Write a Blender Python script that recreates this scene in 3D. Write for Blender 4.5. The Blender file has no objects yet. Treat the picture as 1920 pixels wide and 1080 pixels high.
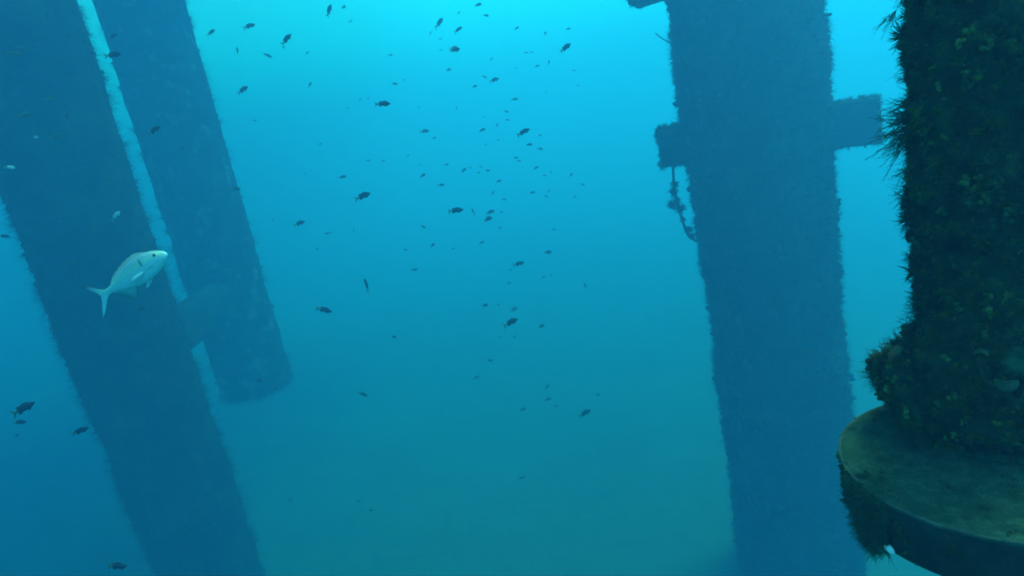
import bpy, bmesh, math, random
import numpy as np
from mathutils import Vector, Matrix, Quaternion

# ------------------------------------------------------------------ camera
S = bpy.context.scene
F_PX = 1144.0                      # focal length in pixels of a 1920 px wide frame
PITCH, ROLL = math.radians(14.0), math.radians(11.5)
FWD = Vector((0, math.cos(PITCH), -math.sin(PITCH)))
R0 = Vector((1, 0, 0)); U0 = Vector((0, math.sin(PITCH), math.cos(PITCH)))
RIGHT = R0 * math.cos(ROLL) - U0 * math.sin(ROLL)
UP = R0 * math.sin(ROLL) + U0 * math.cos(ROLL)
cd = bpy.data.cameras.new('camera'); cam = bpy.data.objects.new('camera', cd)
S.collection.objects.link(cam)
cam.matrix_world = Matrix((RIGHT, UP, -FWD)).transposed().to_4x4()
cd.sensor_width = 36; cd.lens = 36 * F_PX / 1920; cd.clip_start = 0.02; cd.clip_end = 400
S.camera = cam
def at(px, py, d):                 # a point of the place, d metres in front of the camera
    return FWD * d + RIGHT * ((px - 960) / F_PX * d) - UP * ((py - 540) / F_PX * d)

# ------------------------------------------------------------------ sky, sun, exposure
SUN_EL, SUN_AZ = math.radians(58), math.radians(60)
w = bpy.data.worlds.new('World'); S.world = w; w.use_nodes = True
nt = w.node_tree; bg = nt.nodes['Background']
sky = nt.nodes.new('ShaderNodeTexSky'); sky.sky_type = 'NISHITA'; sky.sun_disc = False
sky.sun_elevation = SUN_EL; sky.sun_rotation = SUN_AZ
nt.links.new(sky.outputs[0], bg.inputs[0]); bg.inputs[1].default_value = 0.12
sd = bpy.data.lights.new('sun', 'SUN'); sun = bpy.data.objects.new('sun', sd); S.collection.objects.link(sun)
sd.energy = 1.5; sd.angle = math.radians(24); sd.color = (1, 0.96, 0.9)
to_sun = Vector((math.sin(SUN_AZ) * math.cos(SUN_EL), math.cos(SUN_AZ) * math.cos(SUN_EL), math.sin(SUN_EL)))
sun.rotation_euler = to_sun.to_track_quat('Z', 'Y').to_euler()
vs = S.view_settings; vs.view_transform = 'Standard'; vs.look = 'None'; vs.gamma = 1; vs.use_curve_mapping = False
vs.exposure = 2.72
S.cycles.use_denoising = True; S.cycles.filter_width = 1.9
S.cycles.max_bounces = 8; S.cycles.volume_bounces = 3; S.cycles.diffuse_bounces = 2; S.cycles.transparent_max_bounces = 8

# water optics: scattering and absorption per metre (R, G, B)
SIG_S = (0.010, 0.042, 0.078)
SIG_A = (0.240, 0.048, 0.040)
ANISO = 0.38
WATER_TOP, SEABED = 6.0, -4.5


# ------------------------------------------------------------------ helpers
rng = np.random.default_rng(7); random.seed(7)
def link(o, parent=None):
    S.collection.objects.link(o)
    if parent:
        o.parent = parent; o.matrix_parent_inverse = parent.matrix_world.inverted()
    return o
def tag(o, label=None, cat=None, group=None, kind=None):
    for k, v in (('label', label), ('category', cat), ('group', group), ('kind', kind)):
        if v: o[k] = v
    return o
def empty(name, loc, label, cat, group=None):
    e = bpy.data.objects.new(name, None); e.empty_display_size = 0.1; e.location = loc
    S.collection.objects.link(e); e.matrix_world = Matrix.Translation(loc)
    return tag(e, label, cat, group)
def mesh_np(name, V, T, m, parent=None, smooth=False, tone=None):
    """one mesh object from numpy vertices and triangles or quads"""
    V = np.asarray(V, np.float32); T = np.asarray(T, np.int32); k = T.shape[1]
    me = bpy.data.meshes.new(name)
    me.vertices.add(len(V)); me.vertices.foreach_set('co', V.ravel())
    me.loops.add(T.size); me.loops.foreach_set('vertex_index', T.ravel())
    me.polygons.add(len(T)); me.polygons.foreach_set('loop_start', np.arange(0, T.size, k, dtype=np.int32))
    me.polygons.foreach_set('loop_total', np.full(len(T), k, np.int32))
    me.update(calc_edges=True); me.validate()
    if smooth: me.polygons.foreach_set('use_smooth', np.ones(len(me.polygons), bool))
    if tone is not None:
        a = me.attributes.new('tone', 'FLOAT', 'POINT'); a.data.foreach_set('value', np.asarray(tone, np.float32))
    me.materials.append(m); o = bpy.data.objects.new(name, me)
    return link(o, parent)
def mesh_py(name, verts, faces, m, parent=None, smooth=False):
    me = bpy.data.meshes.new(name); me.from_pydata([tuple(v) for v in verts], [], faces); me.update()
    if smooth: me.polygons.foreach_set('use_smooth', np.ones(len(me.polygons), bool))
    me.materials.append(m); return link(bpy.data.objects.new(name, me), parent)
def _hash(i, j, k, seed):
    h = (i * 374761393 + j * 668265263 + k * 2147483647 + seed * 974634777) & 0xffffffff
    h = ((h ^ (h >> 13)) * 1274126177) & 0xffffffff
    return ((h ^ (h >> 16)) & 0xffff) / 65535.0
def vnoise(P, seed=0):
    P = np.asarray(P, float); I = np.floor(P).astype(np.int64); f = P - I; f = f * f * (3 - 2 * f); r = 0
    for a in (0, 1):
        for b in (0, 1):
            for c in (0, 1):
                w_ = (f[:, 0] if a else 1 - f[:, 0]) * (f[:, 1] if b else 1 - f[:, 1]) * (f[:, 2] if c else 1 - f[:, 2])
                r = r + w_ * _hash(I[:, 0] + a, I[:, 1] + b, I[:, 2] + c, seed)
    return r
def fbm(P, oct=4, seed=0):
    P = np.asarray(P, float); return sum(vnoise(P * 2 ** o, seed + o) * 0.5 ** (o + 1) for o in range(oct))
def frame(ax):
    ax = Vector(ax).normalized(); q = ax.to_track_quat('Z', 'Y')
    return np.array(q @ Vector((1, 0, 0))), np.array(q @ Vector((0, 1, 0))), np.array(ax)
def tube_grid(a, b, radius, nt, nz, disp):
    """verts, quads of a rough pipe from a to b; radius(t, z01) and disp(P) in metres"""
    X, Y, Z = frame(b - a); L = (b - a).length; A = np.array(a)
    t = np.repeat(np.linspace(0, 2 * np.pi, nt, endpoint=False)[None], nz, 0).ravel()
    u = np.repeat(np.linspace(0, 1, nz)[:, None], nt, 1).ravel()
    n = np.cos(t)[:, None] * X + np.sin(t)[:, None] * Y
    r0 = radius(t, u); P = A + Z * (u * L)[:, None] + n * np.asarray(r0).reshape(-1, 1)
    P = P + n * disp(P)[:, None]
    i = np.arange(nz - 1)[:, None] * nt; j = np.arange(nt)[None]; k = (j + 1) % nt
    Q = np.stack([i + j, i + k, i + nt + k, i + nt + j], -1).reshape(-1, 4)
    return P, Q
def sample_surface(V, Q, n, keep=None):
    """n random points and normals on a quad or triangle mesh"""
    T = np.concatenate([Q[:, :3], Q[:, [0, 2, 3]]]) if Q.shape[1] == 4 else Q
    a, b, c = V[T[:, 0]], V[T[:, 1]], V[T[:, 2]]; N = np.cross(b - a, c - a); A = np.linalg.norm(N, axis=1)
    if keep is not None: A = A * keep((a + b + c) / 3)
    p = rng.choice(len(T), n, p=A / A.sum()); u, v = rng.random((2, n)); s = u + v > 1; u[s] = 1 - u[s]; v[s] = 1 - v[s]
    return a[p] + (b[p] - a[p]) * u[:, None] + (c[p] - a[p]) * v[:, None], N[p] / np.maximum(A[p], 1e-12)[:, None] if keep is None else N[p] / np.maximum(np.linalg.norm(N[p], axis=1), 1e-12)[:, None]
# ---- growth templates, one unit tall, growing along +Z
def ribbon(P, w0, out):
    """tapered three-sided twig along the points P"""
    V, T = out; n0 = sum(len(v) for v in V); P = [np.array(p, float) for p in P]; k = len(P)
    d = P[-1] - P[0]; s = np.cross(d, rng.normal(size=3)); s /= np.linalg.norm(s) + 1e-9; e = np.cross(d, s); e /= np.linalg.norm(e) + 1e-9
    pts = []
    for i, p in enumerate(P[:-1]):
        w_ = w0 * (1 - 0.75 * i / (k - 1))
        for q in range(3):
            an = 2 * np.pi * q / 3; pts.append(p + (s * np.cos(an) + e * np.sin(an)) * w_)
    pts.append(P[-1]); V.append(np.array(pts)); tris = []
    for i in range(k - 2):
        for q in range(3):
            r = (q + 1) % 3; a0, a1 = n0 + 3 * i + q, n0 + 3 * i + r
            tris += [(a0, a1, a1 + 3), (a0, a1 + 3, a0 + 3)]
    l = n0 + 3 * (k - 2); tip = n0 + len(pts) - 1
    tris += [(l, l + 1, tip), (l + 1, l + 2, tip), (l + 2, l, tip)]
    T.append(np.array(tris))
def feather_template(stems=7, side=7, spread=0.55, w=0.018):
    out = ([], [])
    for _ in range(stems):
        d = np.array([rng.normal() * spread, rng.normal() * spread, 1.0]); d /= np.linalg.norm(d); L = rng.uniform(.6, 1.0)
        bend = rng.normal(size=3) * .26; P = [d * L * t + bend * t * t for t in (0, .35, .7, 1)]
        ribbon(P, w, out)
        for i in range(side):
            t = .3 + .65 * i / side; b = d * L * t + bend * t * t; sd_ = rng.normal(size=3) * .55 + d * 1.0; sd_ /= np.linalg.norm(sd_)
            l = .30 * L * (1.1 - t) + .06; ribbon([b, b + sd_ * l * .6, b + sd_ * l + np.array([0, 0, .02])], w * .6, out)
    return np.concatenate(out[0]), np.concatenate(out[1])
def bush_template(n=12, w=0.05, spread=.8):
    out = ([], [])
    for _ in range(n):
        d = np.array([rng.normal() * spread, rng.normal() * spread, rng.uniform(.3, 1)]); d /= np.linalg.norm(d); L = rng.uniform(.5, 1)
        ribbon([np.zeros(3), d * L * .55 + rng.normal(size=3) * .06, d * L], w, out)
    return np.concatenate(out[0]), np.concatenate(out[1])
def lump_template(n=5):
    """a few knobbly fingers and lumps"""
    V, T, n0 = [], [], 0
    bm = bmesh.new(); bmesh.ops.create_icosphere(bm, subdivisions=1, radius=1)
    sv = np.array([v.co[:] for v in bm.verts]); st = np.array([[v.index for v in f.verts] for f in bm.faces]); bm.free()
    for _ in range(n):
        c = np.array([rng.normal() * .3, rng.normal() * .3, rng.uniform(0, .6)]); r = rng.uniform(.16, .36)
        q = sv * (1 + .35 * (vnoise(sv * 1.7 + rng.random(3) * 50) - .5)[:, None]) * r * np.array([1, 1, rng.uniform(.8, 1.7)]) + c
        V.append(q); T.append(st + n0); n0 += len(q)
    return np.concatenate(V), np.concatenate(T)
FEATHER = [feather_template(w=.020, side=7) for _ in range(6)]
BIGFEATHER = [feather_template(stems=11, side=11, spread=.27, w=.014) for _ in range(4)]
BUSH = [bush_template() for _ in range(8)]
FINE = [bush_template(9, .035, .6) for _ in range(8)]
LUMP = [lump_template() for _ in range(6)]
SOFT_EDGE = [bush_template(11, .007, .55) for _ in range(8)]  # thin filaments added to blur far outlines the way scattering water does
BALL = [bush_template(46, .035, 1.4) for _ in range(4)]
def scatter(tmpls, P, N, size, tilt=.35, lean=(0, 0, 0)):
    """join copies of the templates standing on points P along normals N; returns verts, tris, tone"""
    n = len(P); D = N + rng.normal(size=(n, 3)) * tilt + np.array(lean); D /= np.linalg.norm(D, axis=1)[:, None]
    R = rng.normal(size=(n, 3)); X = np.cross(D, R); X /= np.linalg.norm(X, axis=1)[:, None]; Y = np.cross(D, X)
    pick = rng.integers(len(tmpls), size=n); VV, TT, TO, n0 = [], [], [], 0; tone = rng.random(n)
    for k, (tv, tt) in enumerate(tmpls):
        m_ = pick == k
        if not m_.any(): continue
        s = size[m_][:, None, None]
        v = P[m_][:, None] + s * (tv[None, :, 0:1] * X[m_][:, None] + tv[None, :, 1:2] * Y[m_][:, None] + tv[None, :, 2:3] * D[m_][:, None])
        c = v.shape[0]; VV.append(v.reshape(-1, 3)); TT.append((tt[None] + (np.arange(c) * len(tv))[:, None, None]).reshape(-1, 3) + n0); n0 += c * len(tv)
        TO.append(np.repeat(tone[m_], len(tv)))
    return np.concatenate(VV), np.concatenate(TT), np.concatenate(TO)
def joinv(*parts):
    V, T, O, n0 = [], [], [], 0
    for v, t, o in parts: V.append(v); T.append(t + n0); O.append(o); n0 += len(v)
    return np.concatenate(V), np.concatenate(T), np.concatenate(O)

# ------------------------------------------------------------------ materials
def mat(name, col, rough=0.9, spec=0.2):
    m = bpy.data.materials.new(name); m.use_nodes = True
    b = m.node_tree.nodes['Principled BSDF']; b.inputs['Base Color'].default_value = (*col, 1)
    b.inputs['Roughness'].default_value = rough; b.inputs['Specular IOR Level'].default_value = spec
    return m
def mat_noise(name, stops, scale, detail=6, rough=.95, bump=0.0, bump_scale=40, attr=False, second=None, nr=.65):
    m = mat(name, (0, 0, 0), rough, .1); t = m.node_tree; b = t.nodes['Principled BSDF']
    co = t.nodes.new('ShaderNodeTexCoord'); n = t.nodes.new('ShaderNodeTexNoise'); r = t.nodes.new('ShaderNodeValToRGB')
    n.inputs['Scale'].default_value = scale; n.inputs['Detail'].default_value = detail; n.inputs['Roughness'].default_value = nr
    t.links.new(co.outputs['Object'], n.inputs['Vector']); fac = n.outputs['Fac']
    if attr:
        a = t.nodes.new('ShaderNodeAttribute'); a.attribute_name = 'tone'; mx = t.nodes.new('ShaderNodeMath'); mx.operation = 'MULTIPLY_ADD'
        mx.inputs[1].default_value = .45; sb = t.nodes.new('ShaderNodeMath'); sb.operation = 'SUBTRACT'; sb.inputs[1].default_value = .22
        t.links.new(a.outputs['Fac'], mx.inputs[0]); t.links.new(fac, mx.inputs[2]); t.links.new(mx.outputs[0], sb.inputs[0]); fac = sb.outputs[0]
    e = r.color_ramp.elements
    while len(e) < len(stops): e.new(.5)
    for i, (p, c) in enumerate(stops): e[i].position = p; e[i].color = (*c, 1)
    t.links.new(fac, r.inputs[0]); col = r.outputs[0]
    if second:
        sc, lo, hi, c2 = second; n2 = t.nodes.new('ShaderNodeTexNoise'); n2.inputs['Scale'].default_value = sc; n2.inputs['Detail'].default_value = 3
        t.links.new(co.outputs['Object'], n2.inputs['Vector']); mr = t.nodes.new('ShaderNodeMapRange'); mr.inputs[1].default_value = lo; mr.inputs[2].default_value = hi
        t.links.new(n2.outputs['Fac'], mr.inputs[0]); mix = t.nodes.new('ShaderNodeMix'); mix.data_type = 'RGBA'
        t.links.new(mr.outputs[0], mix.inputs[0]); t.links.new(col, mix.inputs[6]); mix.inputs[7].default_value = (*c2, 1); col = mix.outputs[2]
    t.links.new(col, b.inputs['Base Color'])
    if bump:
        bp = t.nodes.new('ShaderNodeBump'); n3 = t.nodes.new('ShaderNodeTexNoise'); n3.inputs['Scale'].default_value = bump_scale; n3.inputs['Detail'].default_value = 5
        t.links.new(co.outputs['Object'], n3.inputs['Vector']); bp.inputs['Strength'].default_value = bump; bp.inputs['Distance'].default_value = .3 / bump_scale
        t.links.new(n3.outputs['Fac'], bp.inputs['Height']); t.links.new(bp.outputs[0], b.inputs['Normal'])
    return m
M = {}
M['leg'] = mat_noise('encrusted_steel', [(.3, (.007, .009, .007)), (.5, (.018, .021, .013)), (.72, (.06, .055, .03))], 3.0, detail=9, bump=.6, bump_scale=30, second=(1.6, .58, .75, (.05, .045, .025)))
M['leg_growth'] = mat_noise('leg_turf', [(.25, (.007, .010, .007)), (.55, (.022, .026, .014)), (.85, (.10, .08, .03))], 4.0, attr=True)
M['caisson'] = mat_noise('caisson_crust', [(.3, (.012, .015, .012)), (.55, (.03, .034, .026)), (.8, (.06, .06, .04))], 4.0, bump=.5, bump_scale=25, second=(5.5, .57, .66, (.12, .12, .09)))
M['near'] = mat_noise('near_crust', [(.3, (.010, .014, .008)), (.55, (.030, .038, .016)), (.78, (.10, .10, .03))], 38.0, bump=.7, bump_scale=300)
M['near_growth'] = mat_noise('near_turf', [(.22, (.010, .016, .010)), (.5, (.028, .045, .018)), (.70, (.09, .105, .025)), (.88, (.22, .20, .045))], 45.0, attr=True)
M['hydroid'] = mat_noise('hydroid_green', [(.3, (.015, .045, .030)), (.7, (.05, .11, .05))], 60.0, attr=True)
M['plate'] = mat_noise('silted_plate', [(.36, (.006, .018, .010)), (.5, (.022, .050, .026)), (.64, (.065, .115, .06))], 60.0, detail=15, nr=.9, bump=.9, bump_scale=420, second=(30, .60, .72, (.012, .02, .011)))
M['rim'] = mat_noise('bare_rim', [(.3, (.02, .04, .028)), (.7, (.08, .10, .07))], 90.0)
M['drum'] = mat_noise('drum_side', [(.3, (.012, .018, .018)), (.7, (.035, .045, .035))], 50.0, bump=.4, bump_scale=300)
M['shell'] = mat_noise('pale_shell', [(.3, (.035, .05, .025)), (.7, (.085, .10, .055))], 120.0)
M['white'] = mat_noise('white_shell', [(.3, (.65, .62, .45)), (.7, (.88, .88, .82))], 150.0)
M['sand'] = mat_noise('seabed_sand', [(.3, (.065, .082, .066)), (.7, (.088, .108, .088))], .6, detail=9, bump=.4, bump_scale=3)
M['rope'] = mat_noise('fouled_rope', [(.3, (.03, .03, .02)), (.7, (.07, .07, .04))], 30)

# ------------------------------------------------------------------ the setting: seabed
n = 160; gx = np.linspace(-70, 70, n); gy = np.linspace(-40, 90, n); X_, Y_ = np.meshgrid(gx, gy); P_ = np.stack([X_.ravel(), Y_.ravel(), np.zeros(n * n)], 1)
P_[:, 2] = SEABED + (fbm(P_ * .35, 4, 5) - .5) * .8
i_ = (np.arange(n - 1)[:, None] * n + np.arange(n - 1)[None]).ravel()
sb_ = mesh_np('seabed', P_, np.stack([i_, i_ + 1, i_ + n + 1, i_ + n], 1), M['sand'], smooth=True)
tag(sb_, 'dim sandy seabed lost in the murk below the legs', 'seabed', kind='structure')

# ------------------------------------------------------------------ the platform legs
def through(p, q, z): return p + (q - p) * ((z - p.z) / (q.z - p.z))
def leg_disp(amp, seed, k=1.0):
    return lambda P: amp * (fbm(P * 1.5 * k, 3, seed) - .45) * 2.6 + amp * 1.0 * (fbm(P * 8 * k, 3, seed + 9) - .45)
def visible_band(zlo, zhi): return lambda c: np.where((c[:, 2] > zlo) & (c[:, 2] < zhi), 1.0, .06)
def rough_box(c, H, Dp, hl, hd, hh, seed):
    """box of half sizes hl (along H), hd (along Dp), hh (up), finely divided and roughened"""
    bm = bmesh.new(); bmesh.ops.create_cube(bm, size=2); bmesh.ops.subdivide_edges(bm, edges=bm.edges[:], cuts=13, use_grid_fill=True)
    bmesh.ops.triangulate(bm, faces=bm.faces[:]); bm.verts.ensure_lookup_table()
    V = np.array([v.co[:] for v in bm.verts]); T = np.array([[v.index for v in f.verts] for f in bm.faces]); bm.free()
    W = np.array(c) + V[:, :1] * hl * np.array(H) + V[:, 1:2] * hd * np.array(Dp) + V[:, 2:3] * hh * np.array((0, 0, 1.0))
    nn = V / np.linalg.norm(V, axis=1)[:, None]; nn = nn[:, :1] * np.array(H) + nn[:, 1:2] * np.array(Dp) + nn[:, 2:3] * np.array((0, 0, 1.0))
    return W + nn * (.05 * (fbm(W * 7, 3, seed) - .45))[:, None], T
# left leg
A, B = at(78, 200, 4.72), at(332, 900, 5.97)
l0, l1 = through(A, B, SEABED - .4), through(A, B, WATER_TOP - .25)
leg = empty('platform_pile', l0, 'thick dark leg at the left, crossed by the large silver fish', 'pile', 'encrusted platform piles')
V, Q = tube_grid(l0, l1, lambda t, u: np.full(t.shape, .455), 150, 460, leg_disp(.030, 3))
mesh_np('shaft', V, Q, M['leg'], leg, True)
P, N = sample_surface(V, Q, 6000, visible_band(-4.5, 2.5))
g = joinv(scatter(BUSH + FINE, P[:5400], N[:5400], rng.uniform(.012, .035, 5400)), scatter(LUMP, P[5400:], N[5400:], rng.uniform(.012, .03, 600)), scatter(SOFT_EDGE, P[:4200] - N[:4200] * .01, N[:4200], rng.uniform(.07, .16, 4200), .5))
tag(mesh_np('growth', *g[:2], M['leg_growth'], leg, tone=g[2]), 'marine growth crusting the left leg, plus filaments added to soften its outline', kind='stuff')
# right leg with its stubs
A, B = at(1402, 100, 4.62), at(1473, 800, 5.45)
r0, r1 = through(A, B, SEABED - .4), through(A, B, WATER_TOP - .25)
legr = empty('platform_pile', r0, 'dark leg right of centre with square stubs sticking out on both sides', 'pile', 'encrusted platform piles')
V, Q = tube_grid(r0, r1, lambda t, u: np.full(t.shape, .525), 150, 460, leg_disp(.05, 21))
mesh_np('shaft', V, Q, M['leg'], legr, True)
P, N = sample_surface(V, Q, 15000, visible_band(-4.5, 2.5))
sz = .022 + .055 * rng.random(15000) ** 2.2
g = joinv(scatter(BUSH + FINE, P[:14200], N[:14200], sz[:14200]), scatter(LUMP, P[14200:], N[14200:], sz[14200:] * .8), scatter(SOFT_EDGE, P[:4500] - N[:4500] * .01, N[:4500], rng.uniform(.05, .12, 4500), .5))
tag(mesh_np('growth', *g[:2], M['leg_growth'], legr, tone=g[2]), 'bristling marine growth crusting the right leg, plus filaments added to soften its outline', kind='stuff')
def level_depth(px, py, z):              # depth at which the ray through a pixel reaches height z
    d = at(px, py, 1.0); return z / d.z
def stub(px_end, py_end, depth, seed, hl, label, hh=.15):
    e = at(px_end, py_end, depth); ax = through(A, B, e.z); H = (e - ax); H.z = 0; L = H.length; H.normalize(); Dp = Vector((-H.y, H.x, 0))
    c = e - H * hl
    W, T = rough_box(c, H, Dp, hl, hh, hh, seed)
    o = mesh_np('side_stub', W, T, M['leg'], legr, True); tag(o, label)
    P, N = sample_surface(W, T, 420); g = scatter(BUSH + FINE, P, N, rng.uniform(.02, .06, 420))
    tag(mesh_np('growth', *g[:2], M['leg_growth'], o, tone=g[2]), kind='stuff')
    return e
e1 = stub(1236, 277, 4.90, 31, .30, 'short square stub on the left side of the leg')
stub(1648, 222, 4.42, 32, .38, 'longer square stub on the right side of the leg', .16)
stub(1183, -26, 4.80, 33, .34, 'upper square stub cut by the top edge of the picture')

# caisson with its clamp beside the left leg
a_, b_ = at(271, 30, 7.3), at(482, 722, 8.7); top = a_ + (a_ - b_) * .75
cai = empty('caisson_pipe', b_, 'hazy blue open-ended pipe hanging behind the left leg', 'pipe')
V, Q = tube_grid(b_, top, lambda t, u: np.full(t.shape, .48), 110, 240, leg_disp(.025, 44, 1.3))
nt_ = 110; Xc, Yc, Zc = frame(top - b_); tt = np.linspace(0, 2 * np.pi, nt_, endpoint=False); ring_in = V[:nt_] * .0
inner = np.array(b_) + (np.cos(tt)[:, None] * Xc + np.sin(tt)[:, None] * Yc) * .44
deep = inner + Zc * 1.2; k0 = len(V); V2 = np.concatenate([V, inner, deep, [np.array(b_) + Zc * 1.2]])
j = np.arange(nt_); kk = (j + 1) % nt_
Q2 = np.concatenate([Q, np.stack([kk, j, k0 + j, k0 + kk], 1), np.stack([k0 + kk, k0 + j, k0 + nt_ + j, k0 + nt_ + kk], 1), np.stack([k0 + nt_ + kk, k0 + nt_ + j, np.full(nt_, k0 + 2 * nt_), np.full(nt_, k0 + 2 * nt_)], 1)])
mesh_np('pipe', V2, Q2[:len(Q) + 2 * nt_], M['caisson'], cai, True)
mesh_np('inner_plug', V2[k0 + nt_:], np.stack([kk, j, np.full(nt_, nt_)], 1), M['caisson'], cai)
rim_t = rng.uniform(0, 2 * np.pi, 260); rim_n = np.cos(rim_t)[:, None] * Xc + np.sin(rim_t)[:, None] * Yc
P, N = sample_surface(V, Q, 1500); g = joinv(scatter(SOFT_EDGE, np.array(b_) + rim_n * .46, rim_n * .4 - Zc, rng.uniform(.06, .17, 260), .5), scatter(BUSH + LUMP, P, N, rng.uniform(.012, .035, 1500)), scatter(SOFT_EDGE, P, N, rng.uniform(.08, .18, 1500), .5))
tag(mesh_np('growth', *g[:2], M['leg_growth'], cai, tone=g[2]), kind='stuff')
def pipe_piece(name, a, b, r, m, parent, seed, nt=48, nz=14, amp=.02):
    V, Q = tube_grid(a, b, lambda t, u: np.full(t.shape, r), nt, nz, leg_disp(amp, seed))
    c0, c1 = len(V), len(V) + 1; V = np.concatenate([V, [np.array(a)], [np.array(b)]]); j = np.arange(nt); k = (j + 1) % nt; e = (nz - 1) * nt
    T = np.concatenate([Q[:, :3], Q[:, [0, 2, 3]], np.stack([k, j, np.full(nt, c0)], 1), np.stack([e + j, e + k, np.full(nt, c1)], 1)])
    return mesh_np(name, V, T, m, parent, True)
cm = a_ + (b_ - a_) * .715; ca = (b_ - a_).normalized()
lm = through(at(78, 200, 4.72), at(332, 900, 5.97), cm.z)
pipe_piece('connecting_arm', cm + (lm - cm) * .15, cm + (lm - cm) * .80, .24, M['leg'], cai, 52)
def patch_lump(name, p, size, m, parent, seed, label=None, up=None):
    bm = bmesh.new(); bmesh.ops.create_icosphere(bm, subdivisions=3, radius=1); sv = np.array([v.co[:] for v in bm.verts]); st = np.array([[v.index for v in f.verts] for f in bm.faces]); bm.free()
    sv = sv * (1 + .9 * (fbm(sv * 2.2 + seed, 3, seed) - .45))[:, None]
    o = mesh_np(name, np.array(p) + sv[:, :1] * size[0] * np.array(RIGHT) + sv[:, 1:2] * size[1] * np.array(UP) + sv[:, 2:3] * size[2] * np.array(FWD), st, m, parent, True)
    if label: tag(o, label)
    return o
def toward(p, d): return p - p.normalized() * d
patch_lump('sponge_patch', toward(at(388, 490, 7.9), .47), (.05, .032, .03), M['shell'], cai, 61, 'pale sponge patch on the pipe level with the large silver fish')

# fouled rope hanging under the left stub
def tube_path(P, r, nt=7):
    V, Q = [], []
    for i, p in enumerate(P):
        d = (P[min(i + 1, len(P) - 1)] - P[max(i - 1, 0)]); X, Y, Z = frame(d); rr = r[i] if hasattr(r, '__len__') else r
        for k in range(nt): t = 2 * math.pi * k / nt; V.append(np.array(p) + (X * math.cos(t) + Y * math.sin(t)) * rr)
    for i in range(len(P) - 1):
        for k in range(nt): l = (k + 1) % nt; Q.append((i * nt + k, i * nt + l, (i + 1) * nt + l, (i + 1) * nt + k))
    return np.array(V), np.array(Q)
def smooth_path(P, n):
    P = [Vector(p) for p in P]; out = []
    for i in range(len(P) - 1):
        p0, p1, p2, p3 = P[max(i - 1, 0)], P[i], P[i + 1], P[min(i + 2, len(P) - 1)]
        for k in range(n):
            t = k / n; out.append(.5 * ((2 * p1) + (p2 - p0) * t + (2 * p0 - 5 * p1 + 4 * p2 - p3) * t * t + (3 * p1 - p0 - 3 * p2 + p3) * t ** 3))
    return out + [P[-1]]
rp = smooth_path([at(1262, 300, 4.80), at(1263, 335, 4.80), at(1268, 372, 4.80), at(1276, 402, 4.80), at(1290, 440, 4.82), at(1306, 452, 4.85)], 8)
rope = empty('hanging_rope', rp[0], 'knotted rope shaggy with growth dangling under the left stub', 'rope')
V, Q = tube_path(rp, .011); mesh_np('rope_strand', V, Q, M['rope'], rope, True)
for (x, y, r_, n_) in ((1265, 345, .06, 26), (1264, 360, .07, 30), (1270, 376, .06, 22), (1262, 386, .085, 34), (1276, 392, .07, 22), (1281, 412, .05, 24), (1291, 430, .055, 36), (1297, 442, .05, 36)):
    c = np.array(at(x, y, 4.80)); D = rng.normal(size=(n_, 3)); D /= np.linalg.norm(D, axis=1)[:, None]
    v1, t1, o1 = scatter(BUSH, np.repeat(c[None], n_, 0) + D * r_ * .3 * rng.random((n_, 1)), D, (.25 + .75 * rng.random(n_) ** 2) * r_ * .95); mesh_np('growth_clump', v1, t1, M['leg_growth'], rope, tone=o1)
wp = smooth_path([at(1229, 62, 4.3), at(1243, 73, 4.32), at(1262, 82, 4.36)], 6); V, Q = tube_path(wp, .004, 5)
tag(mesh_np('thin_wire', V, Q, M['rope'], None, True), 'thin dark wire jutting up-left from the upper part of the right leg', 'wire')
patch_lump('pale_shell', toward(at(1556, 350, 4.9), .33), (.045, .03, .03), M['shell'], legr, 62, 'pale shell near the right edge of the leg')
patch_lump('pale_shell', toward(at(1318, 40, 4.6), .50), (.016, .018, .016), M['shell'], legr, 63, 'small pale shell high on the leg')

# ------------------------------------------------------------------ unseen deck overhead, added to shade the water on the left
dk = empty('shade_deck', (-3.9, 9.0, 7.0), 'unseen deck above the frame, added to shade the water on the left', 'deck')
def box_part(name, x0, x1, y0, y1, z0, z1):
    v = [(x, y, z) for z in (z0, z1) for y in (y0, y1) for x in (x0, x1)]
    return mesh_py(name, v, [(0, 2, 3, 1), (4, 5, 7, 6), (0, 1, 5, 4), (2, 6, 7, 3), (0, 4, 6, 2), (1, 3, 7, 5)], M['rope'], dk)
box_part('shade_slab', -9, 1.2, -1, 19, 7.4, 7.6)
for yb in (-.6, 3, 6.5, 11, 15, 18.6): box_part('shade_beam', -8.8, 1.0, yb - .12, yb + .12, 7.0, 7.395)

# ------------------------------------------------------------------ near column and drum
DRUM = at(1854, 857, .55); R_D = .119; H_D = .048
drum = empty('round_drum', DRUM - Vector((0, 0, H_D)), 'broad round silt-covered drum at the lower right corner', 'drum')
nr, na = 46, 160
rr = np.linspace(0, 1, nr)[1:] * (R_D - .0012); th = np.linspace(0, 2 * np.pi, na, endpoint=False)
G = np.stack([(rr[:, None] * np.cos(th)).ravel(), (rr[:, None] * np.sin(th)).ravel(), np.zeros((nr - 1) * na)], 1)
G[:, 2] = (fbm(G * 60, 4, 3) - .45) * .0022; G = np.concatenate([G + np.array(DRUM), [np.array(DRUM)]])
i = (np.arange(nr - 2)[:, None] * na); jj = np.arange(na)[None]; k2 = (jj + 1) % na
Qp = np.stack([i + jj, i + na + jj, i + na + k2, i + k2], -1).reshape(-1, 4); Tp = np.concatenate([Qp[:, :3], Qp[:, [0, 2, 3]], np.stack([np.full(na, len(G) - 1), np.arange(na), (np.arange(na) + 1) % na], 1)])
tp = mesh_np('top_plate', G, Tp, M['plate'], drum, True)
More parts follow.
